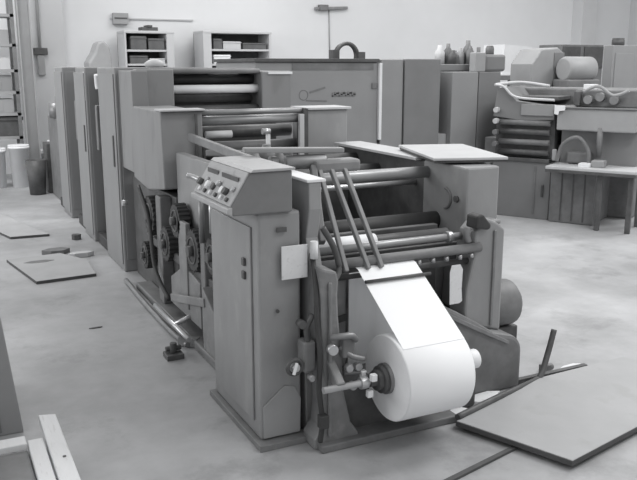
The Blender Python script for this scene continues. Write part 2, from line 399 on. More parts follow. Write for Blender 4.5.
# levers on the top of the near side plate
MB().bar((1.50, 4.9, 1.20), (1.50, 3.75, 1.16), .03, .05).build('lever', 'steeldull', f, .006)
MB().bar((1.56, 4.75, 1.11), (1.95, 4.3, 1.13), .03, .04).build('lever', 'steeldull', f, .006)
for x, y, z, r in ((1.66, 4.2, 1.12, .055), (1.76, 4.25, 1.15, .05), (1.86, 4.3, 1.11, .045)):
    MB().lathe((x, y, z - .05), (0, 0, 1), [(0, r), (.05, r), (.07, r * .6), (.10, r * .45)], 16).build('oil_cup', 'castdark', f)
MB().box(1.83, 1.85, 4.4, 4.43, 1.16, 1.26).build('stop_bracket', 'white', f, .003)
MB().cyl((1.80, 4.41, 1.26), (1.85, 4.41, 1.26), .018).build('pin', 'steel', f)
# dark machinery low on the operator side (between the cabinet and the towers)
g = root('gear_train', (1.40, 4.6, 0), 'dark gears and pipes low on the press side, behind the control cabinet', 'gearing')
def gear(y, z, r, x0=1.33, x1=1.40, n=22):
    pts = []
    for i in range(n * 4):
        a = 2 * math.pi * i / (n * 4); rr = r if (i % 4) < 2 else r * .9
        pts.append((y + rr * math.cos(a), z + rr * math.sin(a)))
    return MB().prism(pts, 'x', x0, x1)
for y, z, r in ((5.38, .62, .14), (4.98, .50, .12), (4.72, .70, .11), (4.38, .58, .13), (4.02, .62, .11), (5.55, .30, .10)):
    gr = gear(y, z, r).build('gear', 'black', g)
    MB().cyl((1.30, y, z), (1.34, y, z), r * .25, n=14).build('gear_hub', 'dark', gr)
    MB().torus((1.328, y, z), (1, 0, 0), r * .6, .006, 24, 6).build('gear_rim', 'dark', gr)
MB().box(1.34, 1.42, 5.10, 5.22, .05, .79).build('post', 'castdark', g, .008)
MB().box(1.34, 1.42, 4.18, 4.26, .05, 1.0).build('post', 'castdark', g, .008)
MB().box(1.33, 1.36, 4.50, 4.66, .18, .72).build('link_plate', 'casting', g, .006)
MB().prism([(4.28, .12), (4.9, .12), (4.9, .30), (4.6, .44), (4.28, .40)], 'x', 1.34, 1.41).build('gusset', 'casting', g, .006)
MB().prism([(3.70, .05), (4.15, .05), (4.15, .42), (3.70, .18)], 'x', 1.31, 1.38).build('gusset', 'casting', g, .006)
MB().tube([(1.32, 5.6, .80), (1.31, 5.3, .60), (1.30, 5.15, .30), (1.32, 4.9, .14)], .014).build('hose', 'black', g)
MB().cyl((1.29, 4.05, .98), (1.29, 4.05, .70), .017, n=12).build('pipe', 'steeldull', g)
MB().cyl((1.27, 3.82, 1.0), (1.27, 3.82, .80), .013, n=12).build('pipe', 'steel', g)
MB().cyl((1.27, 5.75, .66), (1.23, 5.75, .66), .022, n=12).build('knob', 'steel', g)
MB().bar((1.31, 4.1, .34), (1.30, 4.75, .20), .02, .05).build('tie_bar', 'casting', g, .005)
MB().box(1.30, 1.42, 3.64, 5.75, 0, .05).build('sill', 'castdark', g, .01)
MB().box(1.36, 1.42, 3.62, 5.6, .40, .46).build('frame_rail', 'dark', g, .01)
MB().cyl((1.24, 4.95, .10), (1.24, 4.2, .10), .016, n=12).build('pipe', 'steel', g)
MB().cyl((1.24, 4.5, .10), (1.40, 4.5, .16), .016, n=12).build('pipe', 'steel', g)

single('floor_pipe', MB().tube([(0, 0, .02), (-.02, -.7, .02), (-.02, -1.3, .02), (0, -1.62, .02)], .018).bar((-.03, -1.55, .03), (.06, -1.63, .03), .05, .05), 'steeldull', (1.27, 5.95, 0), 'long thin grey pipe lying on the floor beside the press gears', 'pipe')
single('floor_clamp', MB().box(-.05, .05, -.05, .05, 0, .03).cyl((0, 0, .03), (0, 0, .09), .02).cyl((-.04, .02, .05), (.05, .02, .05), .015), 'dark', (1.15, 4.22, 0), 'small dark clamp on the floor at the near end of the thin pipe', 'clamp', bevel=.003)

# loose slanted feed table on the right side plate
t = root('feed_board', (2.80, 3.88, 1.12), 'pale flat board resting aslant on the right side box of the press', 'board', rz=R(-17))
MB().box(-.215, .205, -.36, .38, .0, .014).build('board_frame', 'dark', t, .003, True)
MB().box(-.22, .21, -.37, .39, .014, .03).build('board_top', 'tabletop', t, .004, True)

# ------------------------------------------------------------------ portal unit (folder head) at y = 5
p = root('coating_unit', (1.97, 5.35, 0), 'middle press unit with a hanging grey side housing and cross rollers under a top beam', 'press unit')
h = MB().prism([(4.97, .86), (5.0, 1.36), (5.75, 1.36), (5.80, .84), (5.4, .80)], 'x', 1.34, 1.62).build('side_housing', 'panel', p, .01)
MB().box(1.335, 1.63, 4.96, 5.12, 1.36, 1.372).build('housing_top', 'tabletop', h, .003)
MB().box(1.56, 1.575, 4.962, 4.975, .88, 1.34).build('seam', 'dark', h)
MB().box(1.60, 1.62, 4.94, 4.97, .90, 1.16).build('handle', 'black', h, .004)
MB().box(1.36, 1.48, 5.82, 6.24, .86, 1.61).build('side_frame', 'panel', p, .008)
MB().box(1.40, 1.685, 5.85, 5.95, 1.0, 1.62).build('front_cover', 'panel', p, .01)
MB().box(1.42, 1.62, 5.0, 6.2, 0, .80).build('lower_frame', 'dark', p, .01)
cl = MB().box(2.38, 2.70, 5.0, 5.25, 0, 1.345).build('side_column', 'cab', p, .01)
MB().box(2.36, 2.72, 4.98, 5.24, 1.345, 1.362).build('column_cap', 'tabletop', cl, .003)
MB().box(2.31, 2.345, 4.97, 5.0, 1.0, 1.32).build('column_strip', 'beige', cl, .003)
MB().box(2.345, 2.38, 4.98, 5.1, .9, 1.36).build('column_edge', 'dark', cl, .003)
for (y, z, r, m) in ((5.02, 1.345, .018, 'roller'), (5.05, 1.29, .03, 'roller'), (5.3, 1.19, .045, 'dark'), (5.15, 1.10, .04, 'castdark'), (5.4, 1.03, .05, 'dark')):
    MB().cyl((1.62, y, z), (2.38, y, z), r).build('cross_roller', m, p)
MB().cyl((1.64, 5.0, 1.20), (1.82, 5.0, 1.20), .025).build('roller_sleeve', 'beige', p)
MB().box(1.62, 2.38, 5.55, 5.6, .3, 1.28).build('dark_backing', 'black', p)
MB().box(1.62, 2.38, 5.04, 5.5, .3, .98).build('ink_trough', 'castdark', p, .01)

# ------------------------------------------------------------------ print towers
def tower(y0, y1, label, front=False):
    t = root('press_tower', (1.97, (y0 + y1) / 2, 0), label, 'press unit', None)
    MB().box(1.335, 1.62, y0, y1, 0.0, 1.63).build('side_housing', 'panel', t, .012)
    MB().box(1.326, 1.335, y0 + .03, y0 + .55, .06, 1.58).build('side_door', 'panell', t, .003)
    MB().box(1.36, 1.58, y0 - .008, y0, .10, 1.58).build('end_cover', 'paneld', t, .003)
    MB().box(2.56, 2.84, y0, y1, 0.0, 1.60).build('side_housing', 'panel', t, .012)
    for k, (z, r, m, dy) in enumerate(((1.60, .02, 'castdark', .05), (1.535, .04, 'black', .2), (1.455, .035, 'white', .1), (1.375, .035, 'castdark', .25), (1.28, .045, 'dark', .1), (1.12, .05, 'dark', .2))):
        MB().cyl((1.62, y0 + dy, z), (2.56, y0 + dy, z), r, n=16).build('cylinder', m, t)
    MB().box(1.62, 2.56, y0 + .3, y1 - .1, .15, 1.50).build('core_housing', 'dark', t)
    MB().box(1.62, 2.56, y0 + .1, y1 - .1, 1.585, 1.625).build('top_cover', 'castdark', t, .01)
    return t
t1 = tower(6.27, 6.95, 'nearest of the three grey press towers, directly behind the hanging side housing')
t2 = tower(7.53, 8.02, 'middle of the three grey press towers')
t3 = tower(8.84, 9.35, 'farthest of the three grey press towers, nearest the white back wall')
MB().box(2.62, 2.84, 6.255, 6.27, 1.575, 1.595).build('edge_strip', 'white', t1)
for t, y in ((t1, 6.27), (t2, 7.53), (t3, 8.84)):
    # recessed dark gap unit behind each tower
    ln = .56 if t is not t3 else .5
    yy = y + (.68 if t is t1 else .5)
    MB().box(1.44, 1.6, yy, yy + ln, 0.0, 1.60).build('link_cover', 'dark', t, .008)
    MB().box(1.36, 1.44, yy + .25, yy + .33, .9, 1.30).build('duct', 'castdark', t, .008)
    MB().box(1.36, 1.44, yy + .02, yy + ln - .05, 0, .10).build('foot', 'black', t, .008)
MB().tube([(1.345, 6.98, 1.45), (1.34, 6.98, 1.50), (1.335, 6.96, 1.57)], .025).build('white_hose', 'white', t1)
MB().box(1.333, 1.34, 7.56, 7.60, 1.33, 1.59).build('white_hose', 'white', t2)
for t, y in ((t1, 6.27), (t2, 7.53)):
    MB().box(1.318, 1.326, y + .10, y + .14, .85, 1.1).build('handle', 'dark', t, .003)
    MB().box(1.42, 1.50, y - .016, y - .008, .98, 1.05).build('gauge', 'dark', t, .003)
# far delivery end
d = root('delivery_end', (1.9, 10.2, 0), 'low dark delivery end of the press behind the farthest tower', 'press unit')
MB().box(1.40, 2.6, 9.90, 10.7, 0, 1.02).build('housing', 'castdark', d, .01)
MB().box(1.36, 2.6, 10.75, 11.1, 0, .65).build('housing', 'dark', d, .01)
MB().cyl((1.42, 10.1, 1.02), (1.42, 10.1, 1.2), .08).build('spool', 'steeldull', d)

# press top clutter in front of white wall (above tower)
single('towel_bundle', MB().lathe((0, 0, 0), (0, 0, 1), [(0, .07), (.03, .09), (.06, .05), (.07, .01)], 14), 'beige', (1.74, 6.6, 1.63), 'pale rag bundle on top of the nearest press tower', 'rag')

# ------------------------------------------------------------------ background wall cabinets
def wall_cab(x0, x1, z1, label, n, contents):
    y0 = 12.3
    t = root('storage_cabinet', ((x0 + x1) / 2, 12.55, 0), label, 'cabinet', 'open storage cabinets on the back wall')
    MB().box(x0, x0 + n, y0, 12.8, 0, z1).build('side', 'beige', t, .01)
    MB().box(x1 - contents, x1, y0, 12.8, 0, z1).build('side', 'beige', t, .01)
    MB().box(x0 - .006, x1 + .006, y0 - .006, 12.8, z1 - .04, z1 + .002).build('top', 'beige', t, .01)
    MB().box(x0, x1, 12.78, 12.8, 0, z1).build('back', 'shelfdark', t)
    for z in (.4, .85, 1.3, 1.64, z1 - .31):
        MB().box(x0 + n, x1 - contents, y0 + .02, 12.78, z, z + .03).build('shelf', 'beige', t)
    return t
wall_cab(2.80, 3.57, 2.16, 'pale open cabinet with dark shelves on the back wall, left of the two', .03, .12)
wall_cab(4.04, 5.21, 2.18, 'pale open cabinet with dark shelves on the back wall, wider one on the right', .14, .04)
def crate(x0, x1, z, h, mat, label, y=12.45, name='parts_box', cat='box', g='boxes on the cabinet shelves'):
    mb = MB().box(-(x1 - x0) / 2, (x1 - x0) / 2, -.13, .13, 0, h)
    mb.box(-(x1 - x0) / 2 - .01, (x1 - x0) / 2 + .01, -.14, .14, h * .8, h * .88)
    single(name, mb, mat, ((x0 + x1) / 2, y, z), label, cat, g, .006)
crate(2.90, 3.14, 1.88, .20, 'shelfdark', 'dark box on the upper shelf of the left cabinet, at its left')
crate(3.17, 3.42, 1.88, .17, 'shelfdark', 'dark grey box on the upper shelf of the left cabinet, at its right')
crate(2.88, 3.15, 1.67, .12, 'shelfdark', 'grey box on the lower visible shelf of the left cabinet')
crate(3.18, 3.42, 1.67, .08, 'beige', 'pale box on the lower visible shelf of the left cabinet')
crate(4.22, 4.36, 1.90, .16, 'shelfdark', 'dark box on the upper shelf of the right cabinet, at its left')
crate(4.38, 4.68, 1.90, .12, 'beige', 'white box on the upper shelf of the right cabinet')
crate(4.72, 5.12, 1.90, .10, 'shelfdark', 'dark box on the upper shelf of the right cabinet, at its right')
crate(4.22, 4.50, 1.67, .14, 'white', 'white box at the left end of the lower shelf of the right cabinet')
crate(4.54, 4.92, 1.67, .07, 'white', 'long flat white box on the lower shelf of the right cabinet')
single('case', MB().box(-.13, .13, -.1, .1, 0, .06).box(-.04, .04, -.12, .12, .06, .09), 'dark', (3.22, 12.5, 2.16), 'small dark case on top of the left pale cabinet', 'case', bevel=.005)
t = root('wall_box', (2.90, 12.96, 2.28), 'small grey box fixed high on the back wall above the left cabinet', 'wall box')
MB().box(-.12, .12, -.06, .04, 0, .17).build('box_body', 'bglight', t, .006, True)
MB().box(-.10, .10, -.07, -.06, .08, .10).build('box_seam', 'dark', t, .001, True)
single('wall_conduit', MB().box(-.55, .8, 0, .03, 0, .02), 'beige', (3.3, 12.965, 2.36), 'thin pale conduit running along the back wall over the left cabinet', 'conduit')
# hanging light drop
t = root('hanging_cable', (6.62, 12.8, 2.62), 'small grey fixture with a thin cable high on the back wall', 'wall fixture')
MB().bar((-.30, .15, 0), (.35, .15, .03), .06, .05).build('fixture', 'steeldull', t, .01, True)
MB().box(-.22, -.05, .10, .2, -.03, .07).build('fixture_head', 'castdark', t, .01, True)
MB().cyl((0, .19, 0), (.02, .19, -.85), .012, n=8).build('cable', 'bglight', t, 0, True)
# grey hood shape on the wall left
t = root('machine_hood', (2.22, 11.45, 0), 'pale grey rounded hood of a stored machine before the back wall', 'machine')
MB().prism([(-.16, 0), (.16, 0), (.16, 1.72), (.13, 1.90), (.06, 1.98), (-.02, 1.95), (-.07, 1.82), (-.16, 1.68)], 'y', -.2, .2).build('hood', 'bglight', t, .03, True)
MB().box(-.12, .12, -.215, -.2, 1.2, 1.6).build('hood_panel', 'bglight', t, .01, True)

# left background: steel column, shelf rack, bins
t = root('steel_column', (1.33, 11.9, 0), 'pale grey steel column before the back wall at the left', 'column')
MB().box(-.07, .07, -.01, .01, 0, 4.4).build('web', 'bglight', t, 0, True)
MB().box(-.085, -.07, -.09, .09, 0, 4.4).build('flange', 'bglight', t, 0, True)
MB().box(.07, .085, -.09, .09, 0, 4.4).build('flange', 'bglight', t, 0, True)
MB().box(-.13, .13, -.13, .13, 0, .02).build('base_plate', 'dark', t, 0, True)
t = root('wall_switch', (1.63, 12.72, 0), 'dark switch box with its drop pipe on the pale pillar at the left', 'switch')
MB().cyl((0, 0, 1.5), (0, 0, 4.3), .022, n=10).build('drop_pipe', 'bglight', t, 0, True)
MB().box(-.10, .10, -.06, .02, 1.80, 1.90).build('switch_box', 'dark', t, .01, True)
MB().box(-.05, .05, -.04, .02, 1.50, 1.80).build('switch_cover', 'bglight', t, .01, True)
t = root('shelf_rack', (.80, 12.2, 0), 'tall grey shelf rack with pale stacked goods at the far left', 'rack')
for x in (.35, 1.17):
    for y in (12.0, 12.4):
        MB().box(x, x + .05, y, y + .05, 0, 2.6).build('post', 'steeldull', t)
for z in (.62, .95, 1.25, 1.55, 1.9, 2.3):
    MB().box(.35, 1.22, 12.0, 12.45, z, z + .04).build('shelf', 'bglight', t)
names = ('cream carton', 'grey carton', 'pale paper stack', 'dull white carton', 'light grey carton')
for i, z in enumerate((.99, 1.29, 1.59, 1.94)):
    for j, x in enumerate((.42, .80)):
        mb = MB().box(-.16, .16, -.16, .16, 0, .16 + .03 * ((i + j) % 3)).box(-.02, .02, -.165, -.16, .02, .14)
        single('carton', mb, ('beige', 'bglight', 'bgpanel')[(i + j) % 3], (x + .17, 12.22, z),
               'carton on the %s shelf of the far left rack, %s side' % (('lowest', 'second lowest', 'second highest', 'highest')[i], ('left', 'right')[j]), 'carton', 'cartons on the far left rack', .004)
single('dark_crate', MB().box(-.28, .2, -.15, .15, 0, .26).box(-.3, .22, -.17, .17, .22, .27), 'dark', (1.02, 12.2, .66), 'dark crate on the bottom shelf of the far left rack', 'crate', bevel=.006)
def bucket(x, y, r, h, label, mat='white'):
    t = root('bucket', (x, y, 0), label, 'bucket', 'white buckets by the column')
    MB().lathe((0, 0, 0), (0, 0, 1), [(0, r * .85), (h, r), (h, r + .012), (h - .03, r + .012)], 24).build('pail', mat, t, 0, True)
    MB().lathe((0, 0, h), (0, 0, 1), [(0, r + .008), (.02, r + .008)], 24).build('lid', mat, t, 0, True)
    return t
bucket(1.10, 11.55, .13, .56, 'tall white bucket left of the steel column')
bucket(.80, 11.6, .13, .52, 'white bucket farthest left on the floor by the rack')
bucket(1.64, 11.8, .12, .58, 'white bucket right of the steel column')
bucket(1.50, 12.3, .11, .40, 'small white bucket behind the steel column')
single('waste_bin', MB().lathe((0, 0, 0), (0, 0, 1), [(0, .10), (.45, .13), (.45, .12), (.1, .09)], 20), 'dark', (1.22, 10.75, 0), 'dark bin standing by the far end of the press', 'bin')
single('black_bag', MB().lathe((0, 0, 0), (0, 0, 1), [(0, .12), (.08, .15), (.16, .12), (.20, .04)], 14), 'black', (1.64, 12.1, 0), 'black bag on the floor behind the white bucket', 'bag')

# ------------------------------------------------------------------ press B (long covers in the background)
B = root('long_press', (4.0, 8.2, 0), 'long grey press with tall flat covers standing across the back of the room', 'printing press')
cv = MB().box(3.0, 4.42, 7.5, 8.7, 0.05, 1.68).build('cover', 'bgpanel', B, .01)
MB().box(2.98, 4.42, 7.47, 8.72, 1.68, 1.715).build('cover_top', 'dark', cv, .004)
MB().box(3.40, 4.36, 7.493, 7.5, 1.60, 1.67).build('vent_strip', 'castdark', cv)
# faded emblem and a row of illegible marks
MB().torus((3.53, 7.499, 1.345), (0, 1, 0), .05, .004, 20, 6).build('emblem', 'logo', cv)
MB().bar((3.60, 7.497, 1.37), (3.78, 7.497, 1.42), .004, .02).bar((3.56, 7.497, 1.29), (3.80, 7.497, 1.28), .004, .012).build('emblem_stroke', 'logo', cv)
mb = MB()
for i in range(11):
    x = 3.86 + i * .026
    mb.box(x, x + .013 + .008 * (i % 3), 7.494, 7.5, 1.325, 1.365 + .008 * (i % 2))
    mb.box(x, x + .026, 7.494, 7.5, 1.325 + .014 * (i % 3), 1.337 + .014 * (i % 3))
mb.build('faded_marks', 'logo', cv)
MB().box(4.415, 4.45, 7.46, 7.5, .85, 1.67).build('edge_strip', 'white', B, .003)
MB().box(4.34, 4.40, 7.485, 7.5, 1.40, 1.46).build('latch', 'castdark', B, .003)
MB().box(4.455, 4.74, 7.5, 8.7, .05, 1.71).build('cover', 'bgpanel', B, .008)
MB().box(4.75, 5.22, 7.48, 8.7, .05, 1.715).build('cover', 'bgdark', B, .008)
MB().box(5.22, 6.0, 8.0, 8.7, .05, 1.60).build('gap_frame', 'dark', B)
for z in (.95, 1.08, 1.20, 1.32, 1.44):
    MB().cyl((5.22, 7.75, z), (5.50, 7.75, z), .04, n=14).build('ink_roller', 'castdark', B)
MB().box(5.22, 5.34, 7.5, 7.8, .70, .88).build('tray', 'bglight', B, .01)
MB().box(5.30, 6.0, 7.71, 8.4, 1.58, 1.66).build('top_tray', 'bgdark', B, .01)
MB().box(5.34, 5.70, 7.42, 7.7, .05, 1.575).build('cover', 'bgpanel', B, .008)
MB().box(5.71, 6.02, 7.42, 8.0, .05, 1.575).build('cover', 'bgdark', B, .008)
MB().box(5.82, 6.12, 7.46, 7.7, 1.575, 1.77).build('motor_cover', 'bgdark', B, .03)
MB().box(5.66, 5.81, 7.44, 7.55, 1.575, 1.79).build('counter_box', 'bglight', B, .01)
# arch (wheel rim) on top of cover
single('wheel_rim', MB().torus((0, 0, .02), (0, 1, 0), .13, .022, 28, 8).torus((0, .06, .02), (0, 1, 0), .13, .012, 28, 8).box(-.2, -.12, -.05, .05, -.02, .08).box(.12, .2, -.05, .05, -.02, .06), 'dark', (4.20, 7.8, 1.73), 'dark wheel rim standing upright on top of the long press cover', 'wheel')
# bottles and cans on the top tray
cans = [(5.56, .06, .22, 'beige'), (5.68, .05, .24, 'castdark'), (5.78, .045, .16, 'castdark'), (5.86, .05, .19, 'bglight'), (5.97, .06, .28, 'castdark'), (5.62, .05, .16, 'dark')]
desc = ('pale bottle at the left end of the tray on the long press', 'tall dark bottle, second from the left on the press tray', 'short dark can in the middle of the press tray',
        'light grey bottle right of the middle of the press tray', 'tallest dark bottle at the right end of the press tray', 'short dark can in front of the pale bottle on the press tray')
for i, (x, r, h, m) in enumerate(cans):
    yy = 8.0 if i < 5 else 7.82
    single('can' if h < .17 else 'bottle', MB().lathe((0, 0, 0), (0, 0, 1), [(0, r), (h * .65, r), (h * .8, r * .5), (h, r * .45)], 14), m, (x, yy, 1.66), desc[i], 'can' if h < .17 else 'bottle', 'cans and bottles on the press tray')
single('spray_can', MB().lathe((0, 0, 0), (0, 0, 1), [(0, .045), (.15, .045), (.18, .02), (.21, .02)], 14), 'castdark', (5.93, 7.9, 1.66), 'dark spray can just right of the pale counter box on the long press', 'can')
single('small_jar', MB().lathe((0, 0, 0), (0, 0, 1), [(0, .05), (.07, .05), (.09, .04), (.10, .04)], 14), 'castdark', (5.97, 7.58, 1.77), 'small dark jar on the rounded motor cover at the right of the long press', 'jar')

# ------------------------------------------------------------------ machine C (angled, right background)
C = root('sheet_machine', (5.63, 7.01, 0), 'angled dark grey sheet fed machine with stepped body and feed table at the right', 'machine', rz=R(-60))
def cp(mb, name, mat, bev=.006, par=None): return mb.build(name, mat, par or C, bev, True)
cp(MB().box(0.0, .02 + .64, 0, .7, 0, .62), 'base_cabinet', 'bgdark')
cp(MB().box(-.16, -.01, .15, .6, 0, .85), 'drive_box', 'castdark')
cp(MB().cyl((-.08, .14, .30), (-.08, .06, .30), .07, n=18), 'hand_wheel', 'steeldull', .004)
cp(MB().cyl((-.08, .14, .60), (-.08, .08, .60), .05, n=18), 'cap', 'bglight', .004)
cp(MB().box(.48, .50, -.01, 0, .05, .58), 'door_seam', 'castdark', .001)
cp(MB().box(.57, .595, -.02, 0, .25, .38), 'door_handle', 'dark', .003)
cp(MB().box(.68, 1.15, -.06, .6, 0, .60), 'side_cabinet', 'castdark', .012)
for x in (.80, .92, 1.04):
    cp(MB().box(x, x + .012, -.068, -.06, .03, .58), 'door_seam', 'dark', .001)
cp(MB().box(-.03, .64, -.02, .7, .62, .66), 'ledge', 'dark')
cp(MB().box(.0, .66, .06, .7, .66, 1.10), 'body', 'dark', .01)
for i, z in enumerate((.72, .83, .94, 1.04)):
    cp(MB().cyl((.06, .02, z), (.62, .02, z), .032, n=14), 'feed_roller', ('dark', 'castdark')[i % 2], 0)
for z in (.80, .93, 1.05, 1.17):
    cp(MB().cyl((.03, .02, z), (.03, -.06, z), .03, n=14), 'adjuster_knob', 'steeldull' if z < 1 else 'beige', .003)
cp(MB().prism([(-.02, 1.10), (.02, 1.40), (.10, 1.42), (.24, 1.27), (.66, 1.22), (.66, 1.08), (.3, 1.06)], 'y', .0, .7), 'hopper_side', 'bgdark', .008)
cp(MB().tube([(.0, -.02, 1.44), (.10, -.03, 1.42), (.20, -.03, 1.33), (.34, -.03, 1.30), (.66, -.03, 1.29)], .014), 'hopper_rim', 'beige', 0)
cp(MB().tube([(.0, -.02, 1.44), (.15, .35, 1.46), (.45, .45, 1.42)], .018), 'hopper_rim', 'beige', 0)
cp(MB().box(.15, .66, .1, .66, 1.28, 1.32), 'hopper_floor', 'dark')
cp(MB().box(.30, .66, -.02, .06, 1.12, 1.24), 'front_rail', 'bgpanel')
cp(MB().box(.70, 1.50, -.04, .5, .98, 1.21), 'paper_hood', 'bglight', .015)
cp(MB().box(.68, 1.50, -.06, .52, 1.21, 1.225), 'hood_lip', 'bgdark', .003)
cp(MB().box(.72, 1.50, .1, .5, .62, .98), 'rear_frame', 'bgdark')
cp(MB().prism([(.70, .60), (1.60, .60), (1.60, .63), (.70, .63)], 'y', -.32, .25), 'delivery_table', 'tabletop', .004)
cp(MB().box(.70, 1.60, -.33, .25, .57, .60), 'table_frame', 'dark', .003)
cp(MB().box(1.22, 1.27, -.28, -.23, .0, .57), 'leg', 'dark')
cp(MB().box(1.52, 1.57, -.28, -.23, .0, .57), 'leg', 'dark')
cp(MB().box(1.52, 1.57, .14, .2, .0, .57), 'leg', 'dark')
cp(MB().cyl((1.15, -.02, .72), (1.15, -.02, 1.02), .03, n=12), 'support_post', 'castdark', 0)
cp(MB().tube([(.75, -.1, .66), (.80, -.1, .84), (.95, -.1, .92), (1.06, -.1, .80), (1.08, -.1, .66)], .02), 'guide_arm', 'castdark', 0)
cp(MB().box(.82, 1.06, -.02, .1, .64, .76), 'gear_box', 'castdark', .02)
cp(MB().box(1.0, 1.12, -.2, -.08, .63, .665), 'paper_stop', 'white', .003)
cp(MB().box(1.12, 1.25, -.18, -.06, .63, .70), 'paper_stop', 'bglight', .01)
cp(MB().box(.68, .73, -.065, -.05, .66, .78), 'indicator', 'bglight', .01)
cp(MB().prism([(.68, 1.24), (.79, 1.24), (.79, 1.19), (.73, 1.18), (.72, 1.14), (.68, 1.15)], 'y', -.075, -.065), 'paper_note', 'white', 0)
cp(MB().box(.85, 1.55, .05, .5, 1.225, 1.40), 'upper_frame', 'castdark', .015)
cp(MB().box(.86, .92, -.03, .05, 1.24, 1.38), 'upper_bracket', 'dark', .004)
for x, z in ((1.0, 1.30), (1.12, 1.33), (1.26, 1.30)):
    cp(MB().cyl((x, .05, z), (x, -.03, z), .045, n=16), 'adjuster_wheel', 'steeldull', .004)
cp(MB().tube([(.95, -.02, 1.38), (1.1, -.03, 1.44), (1.25, -.02, 1.35), (1.40, -.03, 1.40)], .016), 'air_hose', 'bglight', 0)
cp(MB().box(.10, 1.4, .55, 1.05, 0, 1.40), 'rear_body', 'castdark', .02)
cp(MB().box(.86, .98, .3, .42, 1.40, 1.45), 'lamp', 'white', .004)

# things behind machine C
t = root('folding_machine', (7.05, 7.6, 0), 'grey machine hood with a sloping left side behind the angled machine', 'machine')
MB().prism([(-.42, 0), (.08, 0), (.08, 1.80), (-.02, 1.86), (-.28, 1.84), (-.42, 1.66)], 'y', 0, .4).build('hood', 'bglight', t, .02, True)
MB().box(-.08, .08, -.01, 0, 1.45, 1.80).build('hood_side', 'bgdark', t, .004, True)
t = root('rewind_drum', (7.24, 7.42, 0), 'pale metal drum lying on a dark stand behind the angled machine', 'drum')
MB().lathe((-.28, 0, 1.60), (1, 0, 0), [(0, .05), (0, .12), (.03, .15), (.42, .15), (.45, .12), (.45, .05)], 28).build('drum', 'bglight', t, 0, True)
MB().box(-.30, .22, -.12, .15, 0, 1.48).build('stand', 'castdark', t, .02, True)
t = root('dark_rack', (9.0, 9.2, 0), 'dark equipment rack behind the metal drum', 'rack')
MB().box(-.42, .42, 0, .5, 0, 1.95).build('frame', 'castdark', t, .01, True)
MB().box(-.40, -.06, -.02, 0, 1.60, 1.92).build('screen_panel', 'dark', t, .004, True)
MB().box(.02, .40, -.02, 0, 1.60, 1.92).build('screen_panel', 'dark', t, .004, True)
t = root('grey_locker', (8.26, 7.65, 0), 'grey metal locker at the far right edge', 'locker')
MB().box(-.26, .45, 0, .16, 0, 1.90).build('body', 'bgpanel', t, .01, True)
MB().box(-.22, .1, -.012, 0, .1, 1.80).build('door', 'bgpanel', t, .004, True)
single('ink_tin', MB().lathe((0, 0, 0), (0, 0, 1), [(0, .08), (.07, .08), (.07, .075), (.09, .075)], 20), 'dark', (8.16, 7.73, 1.90), 'flat dark tin on top of the grey locker at the right edge', 'tin')
single('paper_stack', MB().prism([(-.30, 0), (.30, 0), (.26, .42), (-.26, .45)], 'y', 0, .5).box(-.32, .32, -.02, .52, 0, .02), 'white', (8.10, 9.6, 1.50), 'large white stack of paper on the low bench before the back wall', 'paper')
t = root('work_bench', (7.7, 9.8, 0), 'tall dark work bench before the back wall', 'bench')
MB().box(-1.0, .85, -.3, .5, 1.43, 1.50).build('bench_top', 'castdark', t, .01, True)
for x in (-.95, .78):
    for y in (-.25, .42):
        MB().box(x, x + .06, y, y + .06, 0, 1.43).build('leg', 'castdark', t, 0, True)
for i, (x, h) in enumerate(((.10, .42), (.32, .46), (.55, .43), (.76, .45))):
    single('bottle', MB().lathe((0, 0, 0), (0, 0, 1), [(0, .07), (h * .6, .07), (h * .75, .03), (h, .03)], 14), ('castdark', 'bglight', 'bgpanel', 'castdark')[i], (7.7 + x, 10.18, 1.50),
           'bottle standing on the work bench, %s from the left' % ('first', 'second', 'third', 'fourth')[i], 'bottle', 'bottles on the work bench')
t = root('side_bench', (7.9, 6.5, 0), 'low dark bench under the pale table at the right edge', 'bench')
MB().box(-.38, .6, -.1, .5, .46, .52).build('bench_top', 'bglight', t, .006, True)
MB().box(-.35, .6, -.06, .46, .20, .46).build('bench_body', 'castdark', t, .01, True)
for x in (-.33, .5):
    MB().box(x, x + .05, -.05, 0, 0, .2).build('leg', 'dark', t, 0, True)

# ------------------------------------------------------------------ things on the floor
def plate(name, pts, z, th, label, cat, mat='plate', group=None):
    cx = sum(q[0] for q in pts) / len(pts); cy = sum(q[1] for q in pts) / len(pts)
    loc = [(x - cx, y - cy) for x, y in pts]
    t = root(name, (cx, cy, z), label, cat, group)
    MB().prism(loc, 'z', 0, th).build('sheet', 'plateedge', t, 0, True)
    k = .992
    MB().prism([(x * k, y * k) for x, y in loc], 'z', th, th + .002).build('sheet_face', mat, t, 0, True)
    return t
plate('floor_plate', [(2.06, 2.74), (2.27, 2.215), (3.60, 2.51), (3.40, 3.00), (2.75, 2.97)], .020, .022, 'large flat metal plate on the floor right of the paper roll', 'plate')
single('floor_strip', MB().prism([(-.62, -.155), (.0, -.0), (.01, .025), (-.62, -.128)], 'z', 0, .012), 'plateedge', (2.20, 2.465, 0), 'thin dark metal strip on the floor running out from under the large floor plate', 'strip')
plate('cardboard_sheet', [(.50, 7.05), (.64, 6.20), (1.10, 6.24), (1.12, 6.75), (.95, 7.1)], 0, .022, 'flat pale sheet on the floor left of the nearest press tower', 'sheet', 'cardboard')
plate('cardboard_sheet', [(.30, 9.3), (.62, 8.0), (.98, 7.98), (.90, 8.3), (.62, 9.5)], 0, .022, 'flat pale sheet farther back on the floor at the left edge', 'sheet', 'cardboard')
